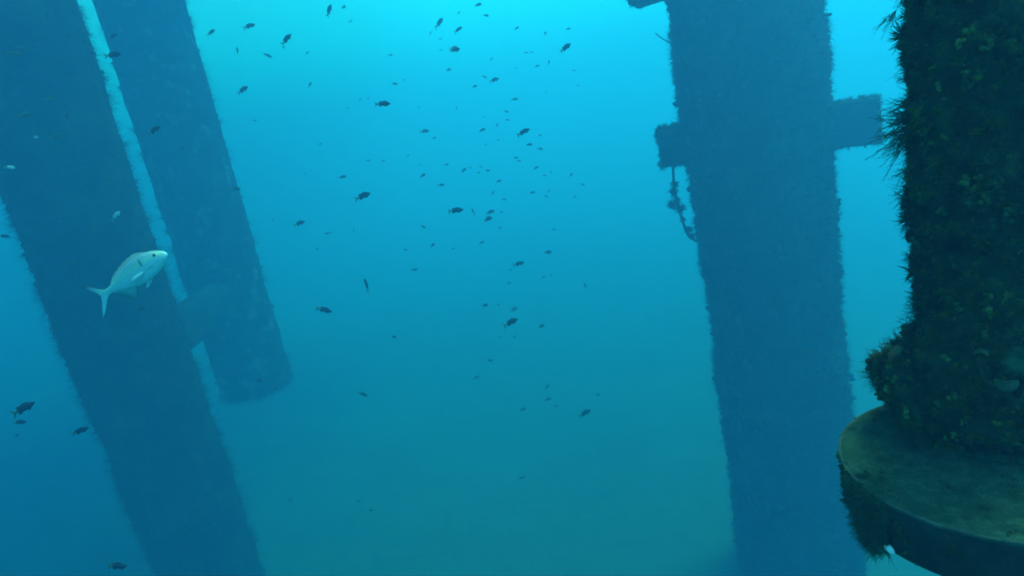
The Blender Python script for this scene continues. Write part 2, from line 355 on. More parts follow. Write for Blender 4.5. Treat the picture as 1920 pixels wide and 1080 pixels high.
def lathe(name, c, prof, m, parent, n=160, seed=None):
    t = np.linspace(0, 2 * np.pi, n, endpoint=False); V = []
    for r, z in prof: V.append(np.stack([c.x + r * np.cos(t), c.y + r * np.sin(t), np.full(n, c.z + z)], 1))
    V = np.concatenate(V); k = len(prof); i = np.arange(k - 1)[:, None] * n; j = np.arange(n)[None]; l = (j + 1) % n
    return mesh_np(name, V, np.stack([i + j, i + l, i + n + l, i + n + j], -1).reshape(-1, 4), m, parent, True)
lathe('rim', DRUM, [(R_D - .002, -.0008), (R_D - .0016, .0008), (R_D - .0004, .0014), (R_D + .0008, .0010), (R_D + .0012, -.0002), (R_D + .0008, -.0022), (R_D - .0008, -.003)], M['rim'], drum)
lathe('side_wall', DRUM, [(R_D - .001, -.0025), (R_D - .001, -H_D), (R_D - .004, -H_D - .0015), (R_D - .02, -H_D - .002), (.001, -H_D - .002)], M['drum'], drum)
# crust on the rim and side wall
ang = rng.uniform(0, 2 * np.pi, 1800); zz = -H_D * rng.random(1800) ** 1.8; kp = vnoise(np.stack([np.cos(ang) * 6, np.sin(ang) * 6, zz * 90], 1), 4) > .5; ang, zz = ang[kp], zz[kp]
N = np.stack([np.cos(ang), np.sin(ang), 0 * ang], 1); P = np.array(DRUM) + N * (R_D - .001); P[:, 2] += zz
g = joinv(scatter(LUMP, P[::2], N[::2], .001 + .0045 * rng.random(len(P[::2])) ** 2, .3), scatter(FINE, P[1::2], N[1::2], .002 + .005 * rng.random(len(P[1::2])) ** 2, .6, (0, 0, -.4)))
tag(mesh_np('crust', *g[:2], M['near_growth'], drum, tone=g[2] * .6), kind='stuff')
# sparse dark turf on the plate
P, N = sample_surface(G, Tp, 2600); keep = (vnoise(P * 45, 8) > .55); P, N = P[keep], N[keep]
g = scatter(FINE, P, N, rng.uniform(.0015, .0045, len(P)), .9, (-.6, .2, 0))
tag(mesh_np('turf', *g[:2], M['near_growth'], drum, tone=g[2]), kind='stuff')
# column
CB = at(1872, 800, 1.0); CB = CB * (DRUM.z / CB.z)      # its foot on the plate
vx = Vector((CB.x, CB.y, 0)); dd = vx.length; RC = .0645
def left_edge_normal(r):
    al = math.acos(r / dd); u = -vx / dd; c, s = math.cos(al), math.sin(al)
    return Vector((u.x * c + u.y * s, -u.x * s + u.y * c, 0)), Vector((u.x * c - u.y * s, u.x * s + u.y * c, 0))
nA, nB = left_edge_normal(RC); NL = nA if nA.dot(RIGHT) < 0 else nB
COLTOP = WATER_TOP - .25 - CB.z
col = empty('encrusted_column', CB, 'near-black column at the right edge, thick with marine growth', 'column')
tL = math.atan2(NL.y, NL.x)
def col_radius(t, h):
    dt = np.abs((t - tL + np.pi) % (2 * np.pi) - np.pi)
    mound = .029 * np.exp(-((h - .047) / .038) ** 4) * np.exp(-(dt / .8) ** 2) + .008 * np.exp(-((h - .05) / .03) ** 2)
    foot = -.012 * np.exp(-(h / .012) ** 2)
    return RC + mound + foot
nz_ = 300; hz = np.concatenate([np.linspace(0, .62, 240), np.linspace(.62, COLTOP, 61)[1:]]); nt_ = 220
t_ = np.tile(np.linspace(0, 2 * np.pi, nt_, endpoint=False), nz_); h_ = np.repeat(hz, nt_)
nn = np.stack([np.cos(t_), np.sin(t_), np.zeros_like(t_)], 1); Pc = np.array(CB) + nn * col_radius(t_, h_)[:, None]; Pc[:, 2] = CB.z + h_
Pc += nn * (.026 * (fbm(Pc * 26, 3, 70) - .45) + .012 * (fbm(Pc * 100, 3, 71) - .45))[:, None]
i = np.arange(nz_ - 1)[:, None] * nt_; jj = np.arange(nt_)[None]; k2 = (jj + 1) % nt_
Qc = np.stack([i + jj, i + k2, i + nt_ + k2, i + nt_ + jj], -1).reshape(-1, 4)
mesh_np('pipe', Pc, Qc, M['near'], col, True)
band = lambda c: np.where((c[:, 2] - CB.z < .62) & (c[:, 2] - CB.z > .004), 1.0, 0.0)
P, N = sample_surface(Pc, Qc, 10500, band)
hh = P[:, 2] - CB.z; sz = rng.uniform(.004, .011, len(P)) * (1 + .5 * vnoise(P * 30, 5)) * np.where(hh < .1, 1.0, 1.0)
k1, k2_ = 3600, 6200; sz[k2_:] = .0025 + .006 * rng.random(len(P) - k2_) ** 2.5
Pb, Nb = sample_surface(Pc, Qc, 520, band)
foot = rng.uniform(-1.2, 1.2, 90) + tL; fr = RC + rng.uniform(-.008, .016, 90) * np.exp(-((foot - tL) / .9) ** 2)
Pf = np.stack([CB.x + fr * np.cos(foot), CB.y + fr * np.sin(foot), np.full(90, CB.z + .0005)], 1); Nf = np.stack([np.cos(foot) * .5, np.sin(foot) * .5, np.ones(90)], 1)
g = joinv(scatter(BALL, Pb, Nb, .007 + .014 * rng.random(520) ** 1.8, .5), scatter(BUSH + LUMP, Pf, Nf, rng.uniform(.004, .010, 90), .5), scatter(FEATHER, P[:k1], N[:k1], sz[:k1] * 1.15, .7, (0, 0, -.35)), scatter(BUSH, P[k1:k2_], N[k1:k2_], sz[k1:k2_] * .8, .8), scatter(LUMP, P[k2_:], N[k2_:], sz[k2_:], .4))
tag(mesh_np('growth', *g[:2], M['near_growth'], col, tone=g[2]), 'tangled dark green growth', kind='stuff')
print('near growth tris', len(g[1]))
lathe('weld_ring', CB, [(RC + .002, .0), (RC + .004, .002), (RC + .002, .004), (RC - .004, .006)], M['plate'], drum)

def col_edge(py, out=0.0, swing=0.0):
    """point on the column's left outline at picture row py"""
    n_ = Vector((math.cos(tL + swing), math.sin(tL + swing), 0)); best = None
    for k in range(400):
        h = .62 * k / 400; r = float(col_radius(np.array([tL]), np.array([h]))[0]) + out; p = CB + n_ * r + Vector((0, 0, h)); d = p.dot(FWD)
        y = 540 - F_PX * p.dot(UP) / d
        if best is None or abs(y - py) < best[0]: best = (abs(y - py), p)
    return best[1], n_
def tuft(name, py, size, tm, label, lean, count=1, m='hydroid', out=.000, tilt=.12, swing=0.0, cat='hydroid'):
    size *= 1.0; p, n_ = col_edge(py, out, swing); P = np.repeat(np.array(p)[None], count, 0) + rng.normal(size=(count, 3)) * size * .12
    g = scatter(tm, P, np.repeat(np.array(n_)[None], count, 0), np.full(count, size), tilt, lean)
    o = mesh_np(name, g[0] - np.array(p), g[1], M[m], None, tone=g[2]); o.location = p
    tag(o, label, cat, 'tufts growing on the near column'); return o
tuft('hydroid_tuft', 18, .020, BIGFEATHER, 'ragged feathery tuft at the very top of the near column edge', (0, 0, -.9))
tuft('hydroid_tuft', 68, .019, BUSH + FINE, 'rounded bushy tuft on the column edge below the topmost one', (0, 0, .05), 5)
tuft('hydroid_tuft', 148, .011, FEATHER, 'tiny sprig on the column edge just above the level of the stub', (0, 0, -.2))
tuft('hydroid_tuft', 192, .017, FEATHER, 'small feathery tuft just above the largest fans', (0, 0, -.1), 2)
tuft('hydroid_tuft', 226, .027, BIGFEATHER, 'upper of the two large feathery fans beside the square stub', (0, 0, -.05), 2)
tuft('hydroid_tuft', 248, .035, BIGFEATHER, 'lower and larger feathery fan sweeping down past the square stub', (0, 0, -.55), 3)
tuft('hydroid_tuft', 318, .017, FEATHER, 'sparse branching tuft below the large feathery fans', (0, 0, -.35), 1)
tuft('hydroid_tuft', 392, .014, FEATHER, 'short downward tuft halfway down the column edge', (0, 0, -.5), 2)
tuft('finger_sponge', 512, .016, [bush_template(5, .10, .7)], 'little antler-like sponge on the column edge above the mound', (0, 0, .2), 1, cat='sponge')
tuft('hydroid_tuft', 612, .016, FEATHER, 'light feathery sprig on top of the bulging mound', (0, 0, .5), 2, swing=.2)
tuft('hydroid_tuft', 705, .016, FEATHER, 'spiky sprig at the leftmost point of the bulging mound', (0, 0, -.2), 2)
# knobbly sponges on the mound
def sponge(py, size, label, swing=0.0, lean=(0, 0, 0)):
    p, n_ = col_edge(py, -.010, swing); c = 3
    g = scatter(LUMP, np.array(p)[None] + rng.normal(size=(c, 3)) * size * .3, np.repeat(np.array(n_)[None], c, 0), np.full(c, size), .3, lean)
    o = mesh_np('knobbly_sponge', g[0] - np.array(p), g[1], M['near_growth'], None, True, tone=g[2]); o.location = p
    tag(o, label, 'sponge', 'sponges on the mound')
sponge(634, .016, 'dark knobbly sponge at the top of the bulging mound', 0, (0, 0, .3))
sponge(682, .012, 'dark knob jutting left from the middle of the mound')
sponge(752, .012, 'small dark knob low on the mound above the drum')
# shells on the column: dished fans with ribs
def scallop(p, n_, size, m, label, flat=.35, nrib=11, up=Vector((0, 0, 1)), cat='shell', name='scallop_shell'):
    Z = Vector(n_).normalized(); X = up.cross(Z).normalized(); Y = Z.cross(X); V, T = [], []; ns, nr_ = 44, 8
    for a in range(nr_ + 1):
        for b in range(ns + 1):
            t = math.radians(-20 + 220 * b / ns); r = a / nr_; rr_ = r * (1 + .05 * math.cos(nrib * 2 * t)) ; z = flat * (1 - r * r) + .05 * r * math.cos(nrib * 2 * t)
            V.append(p + (X * (rr_ * math.cos(t)) + Y * (rr_ * math.sin(t) * .9 - .3) + Z * z) * size)
    k = len(V)
    V += [v - Z * size * .1 for v in V]
    for a in range(nr_):
        for b in range(ns):
            i = a * (ns + 1) + b; T.append((i, i + ns + 1, i + ns + 2, i + 1)); T.append((k + i, k + i + 1, k + i + ns + 2, k + i + ns + 1))
    for b in range(ns): i = nr_ * (ns + 1) + b; T.append((i, k + i, k + i + 1, i + 1))
    o = mesh_np(name, np.array([np.array(v - p) for v in V]), np.array(T), m, None, True); o.location = p
    return tag(o, label, cat, 'shells on the near column')
def on_column(px, py, lift=.0):
    d = at(px, py, 1.0); best = None      # where the view ray meets the column's skin
    for k in range(3000):
        s = .2 + k * .0002; p = d * s; q = Vector((p.x - CB.x, p.y - CB.y)); h = p.z - CB.z; t = math.atan2(q.y, q.x)
        if h > 0 and q.length < float(col_radius(np.array([t]), np.array([h]))[0]) + lift: return p, Vector((q.x, q.y, 0)).normalized()
    return d * .5, -FWD
p, n_ = on_column(1887, 722, .009); scallop(p, n_ * .8 + Vector((0, 0, .7)), .0085, M['shell'], 'pale crescent-edged scallop low on the near column', up=Vector((0, 0, -1)))
p, n_ = on_column(1840, 660, .010); scallop(p, n_ + Vector((0, 0, 1.2)), .0055, M['shell'], 'small faint shell on the column level with the mound top')
p, n_ = on_column(1684, 655, .012); scallop(p, n_ + Vector((0, 0, 1.5)), .0075, M['shell'], 'pale shell tucked in the upper part of the mound')
# fan worm ring at the right edge
p, n_ = on_column(1912, 668, .022)
def fan_worm(p, n_, r):
    root = empty('fan_worm', p, 'round fringed fan worm crown cut by the right picture edge', 'fan worm'); Z = (n_ - Vector((0, 0, .1))).normalized(); X = Vector((0, 0, 1)).cross(Z).normalized(); Y = Z.cross(X)
    V, Q = tube_path(smooth_path([p - Z * .012, p - Z * .004, p + Z * .006], 4), .0035, 9); mesh_np('tube', V, Q, M['near'], root, True)
    out = ([], [])
    for k in range(64):
        t = 2 * math.pi * k / 64; e = X * math.cos(t) + Y * math.sin(t); ribbon([p + Z * .004, p + Z * .009 + e * r * .55, p + Z * .010 + e * r * rng.uniform(.92, 1.05)], .0006, out)
    mesh_np('crown', np.concatenate(out[0]), np.concatenate(out[1]), M['hydroid'], root, tone=np.full(sum(len(v) for v in out[0]), .9))
fan_worm(p, n_, .016)
# weed hanging on the drum, white shell
def on_drum(px, py):
    d = at(px, py, 1.0)
    for k in range(4000):
        p = d * (.25 + k * .0001); q = Vector((p.x - DRUM.x, p.y - DRUM.y))
        if q.length < R_D and p.z < DRUM.z: return p, Vector((q.x, q.y, 0)).normalized()
    return None
weed = None; parts = []
for k in range(260):
    px, py = rng.uniform(1592, 1662), rng.uniform(885, 1030); lim = 1583 + max(0, (py - 940)) * .42 + abs(py - 945) * .1
    if px < lim + 6: px = lim + 6 + rng.random() * 10
    h = on_drum(px, py)
    if h is None:
        continue
    parts.append((np.array(h[0]), np.array(h[1])))
P = np.array([a for a, b in parts]); N = np.array([b for a, b in parts])
g = scatter(FEATHER + FINE, P, N, rng.uniform(.008, .017, len(P)), .5, (0, 0, -.5))
o = mesh_np('weed_clump', g[0] - P[0], g[1], M['hydroid'], None, tone=g[2]); o.location = Vector(P[0])
tag(o, 'bushy dark weed clump draped over the left side of the drum', 'weed')
hd_ = on_drum(1590, 868)
if hd_:
    g = scatter(FEATHER, np.repeat(np.array(hd_[0])[None], 3, 0), np.repeat(np.array(hd_[1])[None], 3, 0), np.full(3, .009), .4, (0, 0, .1))
    o = mesh_np('weed_clump', g[0] - np.array(hd_[0]), g[1], M['hydroid'], None, tone=g[2]); o.location = hd_[0]
    tag(o, 'small weed sprig just under the leftmost point of the drum rim', 'weed')
h = on_drum(1668, 1026)
if h: scallop(h[0] + h[1] * .001, h[1], .0055, M['white'], 'small bright white shell on the drum side beside the weed', flat=.5)

# ------------------------------------------------------------------ fish
def fish_geometry(prof, fins, tail, bend, ring=7):
    """one closed skin: body rings with the fins drawn out of them. prof rows: s, top, bottom, half width (s from nose 0 to tail root 1)"""
    prof = np.array(prof); BL = .78; rows = []
    ss = np.concatenate([np.linspace(0, .12, 6), np.linspace(.16, 1, 22)])
    for s in ss:
        zt, zb, wd = (np.interp(s, prof[:, 0], prof[:, k]) for k in (1, 2, 3)); ft, fb = fins(s); rows.append((-s * BL, zt, zb, wd, ft, fb, 0))
    for q, (dx, hh_, wd, fk) in enumerate(tail): rows.append((-BL - dx, hh_, -hh_ * .95, wd, 0, 0, fk))
    V, n = [], 2 * (ring + 3)
    for (x, zt, zb, wd, ft, fb, fk) in rows:
        half = []; mid, hf = (zt + zb) / 2, (zt - zb) / 2
        half.append((min(.004, wd), zt - hf * .02))
        for j in range(1, ring + 1): a = math.pi * j / (ring + 1); half.append((wd * math.sin(a) ** .85, mid + hf * math.cos(a)))
        half.append((min(.004, wd), zb + hf * .02))
        pts = [(0, zt + ft)] + half + [(0, zb - fb)] + [(-y, z) for y, z in half[::-1]]
        for (y, z) in pts:
            xx = x + (fk * (1 - min(1, abs(z - mid) / max(hf, 1e-6))) if fk else 0) - (.35 * max(0, z - zt) + .5 * max(0, zb - z)); V.append((xx + .5, y, z))
    n = len(V) // len(rows); F = []
    for i in range(len(rows) - 1):
        for j in range(n): k = (j + 1) % n; F.append((i * n + j, i * n + k, (i + 1) * n + k, (i + 1) * n + j))
    F.append(tuple(range(n))[::-1]); F.append(tuple((len(rows) - 1) * n + j for j in range(n)))
    V = [(x, y + bend * (max(0, .1 - x)) ** 2, z) for x, y, z in V]
    return V, F
def damsel(bend, deep=1.0):
    prof = [(0, .004, -.004, .004), (.04, .045, -.035, .022), (.1, .085, -.07, .042), (.2, .135, -.12, .062), (.35, .175, -.155, .072), (.5, .175, -.155, .066), (.65, .145, -.13, .05), (.8, .09, -.085, .03), (.92, .052, -.05, .017), (1, .045, -.042, .012)]
    prof = [(s, a * deep * .82, b * deep * .82, c) for s, a, b, c in prof]
    def fins(s):
        d = .055 * min(1, max(0, (s - .22) / .1)) * min(1, max(0, (.93 - s) / .06)) if .22 < s < .93 else 0
        d += .05 * math.exp(-((s - .8) / .07) ** 2) if d else 0
        b = .095 * math.exp(-((s - .80) / .09) ** 2) if .58 < s < .93 else 0
        b += .07 * math.exp(-((s - .36) / .05) ** 2) if .26 < s < .48 else 0
        return d, b
    tail = [(.03, .05, .008, 0), (.08, .09, .006, .01), (.15, .145, .004, .04), (.22, .19, .003, .115)]
    return fish_geometry(prof, fins, tail, bend)
def fish_mat(name, body, tailc, belly, spots=False):
    m = mat(name, body, .7, .1); t = m.node_tree; b = t.nodes['Principled BSDF']
    co = t.nodes.new('ShaderNodeTexCoord'); sx = t.nodes.new('ShaderNodeSeparateXYZ'); t.links.new(co.outputs['Object'], sx.inputs[0])
    r = t.nodes.new('ShaderNodeValToRGB'); e = r.color_ramp.elements; mr = t.nodes.new('ShaderNodeMapRange')
    mr.inputs[1].default_value = -.5; mr.inputs[2].default_value = .5; t.links.new(sx.outputs[0], mr.inputs[0]); t.links.new(mr.outputs[0], r.inputs[0])
    e[0].position = .2; e[0].color = (*tailc, 1); e[1].position = .42; e[1].color = (*body, 1)
    r2 = t.nodes.new('ShaderNodeMapRange'); r2.inputs[1].default_value = -.03; r2.inputs[2].default_value = -.12; t.links.new(sx.outputs[2], r2.inputs[0])
    mx = t.nodes.new('ShaderNodeMix'); mx.data_type = 'RGBA'; t.links.new(r2.outputs[0], mx.inputs[0]); t.links.new(r.outputs[0], mx.inputs[6]); mx.inputs[7].default_value = (*belly, 1)
    nz = t.nodes.new('ShaderNodeTexNoise'); nz.inputs['Scale'].default_value = 14; t.links.new(co.outputs['Object'], nz.inputs['Vector'])
    m2 = t.nodes.new('ShaderNodeMix'); m2.data_type = 'RGBA'; m2.blend_type = 'MULTIPLY'; m2.inputs[0].default_value = .5
    t.links.new(mx.outputs[2], m2.inputs[6]); t.links.new(nz.outputs['Color'], m2.inputs[7]); t.links.new(m2.outputs[2], b.inputs['Base Color'])
    return m
M['fish_d'] = fish_mat('dark_fish_skin', (.022, .032, .05), (.18, .17, .045), (.022, .03, .04))
M['fish_o'] = fish_mat('olive_fish_skin', (.075, .08, .03), (.14, .12, .03), (.10, .10, .06))
M['fish_s'] = fish_mat('silvery_fish_skin', (.50, .54, .50), (.30, .24, .10), (.8, .82, .8))
FM = {}
for kind in 'dos':
    FM[kind] = []
    for bend, deep in ((0, 1), (.45, .92), (-.45, 1.0), (.2, .85)):
        v, f = damsel(bend, deep); me = bpy.data.meshes.new('small_fish'); me.from_pydata(v, [], f); me.update()
        me.polygons.foreach_set('use_smooth', np.ones(len(me.polygons), bool)); me.materials.append(M['fish_' + kind]); FM[kind].append(me)
def pose(o, p, L, ang, yaw, rollz=0.0):
    a = math.radians(ang); y = math.radians(yaw)
    X = (RIGHT * math.cos(a) + UP * math.sin(a)) * math.cos(y) + FWD * math.sin(y); upw = Vector((0, 0, 1)) if abs(X.z) < .9 else UP.cross(X)
    Z = (upw - X * upw.dot(X)).normalized(); Y = Z.cross(X)
    if rollz: q = Quaternion(X, rollz); Z = q @ Z; Y = q @ Y
    o.matrix_world = Matrix.Translation(p) @ Matrix((X * L, Y * L, Z * L)).transposed().to_4x4()
def small_fish(px, py, ln, ang, label, kind='d', depth=None, group=None):
    d = depth or min(7.2, max(1.3, 104.0 / ln)) * rng.uniform(.9, 1.15); yaw = rng.uniform(-1, 1) * (14 if ln >= 24 else 45); L = ln / F_PX * d / math.cos(math.radians(yaw)) * 1.05
    o = bpy.data.objects.new('small_fish', FM[kind][rng.integers(4)]); S.collection.objects.link(o)
    pose(o, at(px, py, d), L, ang, yaw, rng.normal() * .12); tag(o, label, 'fish', group or 'small fish schooling between the legs')
FISH = [
 (396, 61, 18, 35, 'dark fish closest to the upper right edge of the hazy pipe'),
 (467, 49, 21, 40, 'dark fish slanting upward, above the upright slim one'),
 (445, 97, 19, 100, 'slim dark fish swimming straight up beside the hazy pipe'),
 (537, 74, 27, 46, 'largest dark fish of the upper left cluster, angled steeply up'),
 (617, 20, 20, 50, 'dark fish near the top edge with a smaller one at its right'),
 (644, 14, 12, 55, 'small fish just right of a bigger one at the top edge'),
 (455, 169, 24, 38, 'dark fish with a paler flank right of the hazy pipe, below the upright one'),
 (581, 159, 13, 65, 'little fish alone, swimming steeply up, left of the level one'),
 (717, 195, 29, 5, 'dark fish with green tail swimming level in the upper water'),
 (501, 104, 13, -5, 'faint thin fish between the upright and the steep dark fish'),
 (796, 246, 16, 20, 'greyish fish below and right of the level green-tailed fish'),
 (824, 43, 18, 38, 'upper left of three slanting fish in the bright water at the top'),
 (859, 56, 18, 27, 'right one of three slanting fish in the bright water at the top'),
 (851, 93, 23, 25, 'lowest and darkest of three slanting fish in the bright top water'),
 (897, 9, 13, 0, 'pale level fish touching the bright top edge of the water'),
 (1060, 90, 25, 38, 'dark fish alone in the brightest water left of the right leg'),
 (927, 150, 18, 10, 'mid-grey fish in bright water above the little round one'),
 (965, 186, 14, 12, 'little roundish dark fish above the big dark one in the bright water'),
 (981, 248, 27, 25, 'big dark fish slanting up in the middle of the bright water'),
 (904, 244, 14, 15, 'small fish at the same level left of the big dark one'),
 (642, 332, 16, 15, 'smaller greyish fish above the big green-tailed one'),
 (680, 368, 31, 22, 'big dark fish with green tail left of centre'),
 (561, 419, 22, 22, 'dark fish with pale spot nearest the pipe at mid height'),
 (854, 395, 30, 8, 'long dark fish swimming almost level at mid height, near the centre'),
 (919, 398, 18, 20, 'upper of two fish paired right of the long level one'),
 (914, 411, 19, 15, 'lower of two fish paired right of the long level one'),
 (869, 320, 13, 38, 'small dark fish slanting up above the long level one'),
 (1005, 315, 11, 30, 'small fish at mid height under the big dark one in bright water'),
 (1027, 473, 15, 0, 'small level fish farthest right below the pair'),
 (972, 495, 23, 18, 'dark fish slanting slightly, below and right of the pair'),
 (776, 506, 15, 8, 'small rounded fish alone left of centre below the long level one'),
 (688, 535, 27, 112, 'dark fish with greenish tail turned nearly upright'),
 (607, 581, 31, -14, 'dark fish with yellow-green tail heading slightly down, right of the pipe'),
 (963, 580, 15, 20, 'small fish directly above the long slanting one'),
 (957, 605, 30, 28, 'long dark fish slanting up in the lower middle water'),
 (1014, 612, 16, 18, 'pale grey fish right of the long slanting one'),
 (918, 676, 12, 5, 'small level fish below the long slanting one'),
 (893, 708, 13, 28, 'small slanting fish lower left of the level one in lower water'),
 (1025, 726, 15, 35, 'thin slanting fish, upper of the two stacked at lower right'),
 (1027, 749, 16, 20, 'fuller slanting fish, lower of the two stacked at lower right'),
 (979, 768, 15, 12, 'small fish left of the two stacked ones'),
 (1096, 775, 26, 30, 'dark fish by itself left of the lower right leg'),
 (680, 739, 21, -22, 'dark fish heading down to the right, right of the pipe mouth'),
 (672, 940, 11, 5, 'small dark rounded fish low in the murky water'),
 (695, 957, 12, 20, 'faint fish just below the small dark rounded one near the bottom'),
 (978, 896, 14, 15, 'very faint fish alone low in the murky middle water'),
 (543, 937, 13, -10, 'small fish low beside the foot of the left leg'),
 (42, 767, 46, 32, 'largest dark fish of the trio at the lower left edge', 'd', 1.7),
 (36, 792, 26, 5, 'middle fish of the trio at the lower left edge', 'd', 2.4),
 (31, 817, 15, 25, 'smallest and lowest fish of the trio at the lower left edge'),
 (149, 809, 35, 25, 'dark fish at the lower left edge of the left leg', 'd', 1.9),
 (218, 1062, 46, 8, 'dim green-tailed fish cut by the bottom edge below the left leg', 'd', 1.6),
 (7, 443, 18, 0, 'dark fish half cut by the left picture edge', 'd', 3.0),
 (23, 418, 13, -40, 'faint fish by the left picture edge, pointing down', 'd', 4.0),
 (211, 103, 31, 12, 'dark blue-headed fish with green tail in the gap between leg and pipe', 'd', 2.5),
 (211, 69, 20, 40, 'smaller dim fish above the blue-headed one in the gap', 'd', 3.4),
 (288, 245, 28, 35, 'dark green-tailed fish on the pipe edge beside the gap', 'd', 2.6),
 (342, 277, 14, 5, 'faint olive fish in front of the hazy pipe', 'o', 4.5),
 (441, 354, 15, 10, 'dim fish on the right edge of the hazy pipe', 'd', 4.6),
 (485, 714, 15, 5, 'dim olive fish over the open lower end of the pipe', 'd', 5.0),
 (71, 75, 17, 60, 'olive fish with pale back high on the left leg', 'o', 3.2),
 (29, 101, 27, -8, 'dark olive fish high at the left picture edge', 'o', 3.0),
 (43, 91, 16, -6, 'thin pale fish just above the dark olive one on the left leg', 'o', 3.5),
 (25, 180, 16, -30, 'faint olive fish pointing down at the left edge of the left leg', 'o', 3.6),
 (92, 186, 22, 10, 'olive fish level in the middle of the upper left leg', 'o', 3.3),
 (45, 216, 28, 15, 'longer olive fish below left of the level olive one', 'o', 3.3),
 (125, 218, 17, 50, 'small olive fish slanting up in the upper left leg centre', 'o', 3.5),
 (105, 255, 20, 40, 'olive fish slanting up beside a silvery sliver on the left leg', 'o', 3.5),
 (66, 257, 15, -12, 'thin silvery sliver of a fish on the left leg', 's', 3.5),
 (18, 314, 19, -6, 'bright silvery fish at the left picture edge', 's', 2.8),
 (208, 337, 15, 82, 'dim pale fish swimming upright on the left leg', 'o', 3.4),
 (217, 405, 24, 52, 'bright white-headed fish with brown tail above the large silver fish', 's', 2.8),
 (130, 492, 24, 10, 'barely visible olive fish left of the large silver fish', 'o', 4.0),
 (265, 577, 20, 2, 'barely visible olive fish just below the large silver fish', 'o', 4.0),
 (100, 616, 20, 8, 'barely visible olive fish on the left edge of the lower left leg', 'o', 4.0),
 (888, 398, 17, 115, 'pale greenish fish seen tail-on between the long fish and the pair', 'o', 4.8),
]
for f_ in FISH: small_fish(*f_)
# far specks of the school, too alike to tell apart: x, y, length, heading
SPECKS = [(740,157,10,0),(757,150,6,40),(657,40,8,30),(576,99,8,25),(531,89,6,0),(675,187,6,45),(690,184,5,10),(652,202,5,0),(477,226,8,0),(732,103,8,30),
 (860,24,8,60),(911,29,11,-10),(969,53,9,30),(1065,54,9,0),(1022,63,10,55),(1007,124,9,15),(890,162,9,0),(908,144,9,-25),(841,131,10,35),(921,111,6,50),(996,98,7,0),(986,99,7,0),(949,209,9,-20),(951,225,8,5),(932,235,8,65),(1012,254,6,0),(934,263,5,0),(1024,173,5,45),(1076,132,6,0),(966,127,6,-50),(1029,117,8,80),(906,219,5,0),(856,203,5,80),(1084,160,6,0),(785,201,5,30),(807,62,6,45),(826,73,6,0),(826,94,6,10),
 (814,259,8,20),(910,271,5,0),(992,271,12,0),(1013,279,10,0),(967,296,9,0),(973,302,8,0),(718,302,8,0),(765,292,6,20),(788,309,5,-30),(837,309,9,20),(1033,322,7,-60),(901,313,6,0),(881,314,6,0),(897,324,7,0),(914,320,9,-10),(1021,329,7,10),(1071,328,7,60),(793,329,11,20),(935,340,10,15),(827,347,12,10),(1092,346,9,-25),(924,362,8,45),(1029,358,8,55),(998,361,10,5),(1024,368,8,-45),(1078,369,8,50),(945,374,9,-10),
 (940,398,6,0),(793,425,11,-30),(937,427,8,-15),(1038,430,8,-25),(811,460,10,35),(903,455,11,30),(760,468,7,-20),(850,466,7,10),(956,506,6,0),(955,487,5,80),(1019,520,8,40),(1032,516,6,0),(954,531,8,15),(1096,534,12,-60),(909,573,12,15),(934,571,7,0),(738,632,12,0),(939,632,5,0),(964,632,8,30),(1120,740,10,0),
 (690,301,7,0),(571,325,4,0),(612,438,9,-15),(663,432,6,60),(511,413,6,0),(618,437,8,20),(600,270,6,0),(594,467,7,35),(1042,762,9,0)]
REFS = [(717, 195, 'the level green-tailed fish'), (981, 248, 'the big dark fish in bright water'), (1060, 90, 'the lone dark fish beside the right leg'), (851, 93, 'the darkest slanting fish near the top'),
 (854, 395, 'the long level fish near the centre'), (916, 404, 'the fish pair near the centre'), (1027, 473, 'the small level fish below the pair'), (957, 605, 'the long slanting fish lower down'),
 (1096, 775, 'the lone dark fish lower right'), (680, 368, 'the big green-tailed fish'), (537, 74, 'the steep dark fish'), (965, 186, 'the roundish fish in bright water'), (561, 419, 'the pale-spotted fish by the pipe'),
 (869, 320, 'the slanting fish above the long one'), (776, 506, 'the rounded fish left of centre'), (617, 20, 'the dark fish at the top edge'), (859, 56, 'the right slanting fish at the top')]
DIRS = ('right of', 'upper right of', 'above', 'upper left of', 'left of', 'lower left of', 'below', 'lower right of'); seen_labels = set()
def speck_label(x, y, l, a):
    for _, rx, ry, rn in sorted(((x - r[0]) ** 2 + (y - r[1]) ** 2, *r) for r in REFS)[:4]:
        d = math.hypot(x - rx, y - ry); w_ = 'close' if d < 35 else 'a bit' if d < 70 else 'some way' if d < 130 else 'far'
        base = DIRS[int(round(math.degrees(math.atan2(ry - y, x - rx)) / 45)) % 8]; head_ = 'rising' if a >= 30 else 'diving' if a <= -20 else 'level'
        for t in (f'tiny fish speck {w_} {base} {rn}', f'tiny {head_} fish speck {w_} {base} {rn}', f"{'faintest' if l < 7 else 'faint'} tiny {head_} fish speck {w_} {base} {rn}"):
            if t not in seen_labels and len(t.split()) <= 16: seen_labels.add(t); return t
    return 'tiny faint fish speck far off in the open blue water of the school'
for x_, y_, l_, a_2 in SPECKS:
    small_fish(x_, y_, l_ + 1, a_2, speck_label(x_, y_, l_, a_2), 'd', min(8.5, 56.0 / l_ + 1.6) * rng.uniform(.95, 1.05), 'far specks of the fish school')

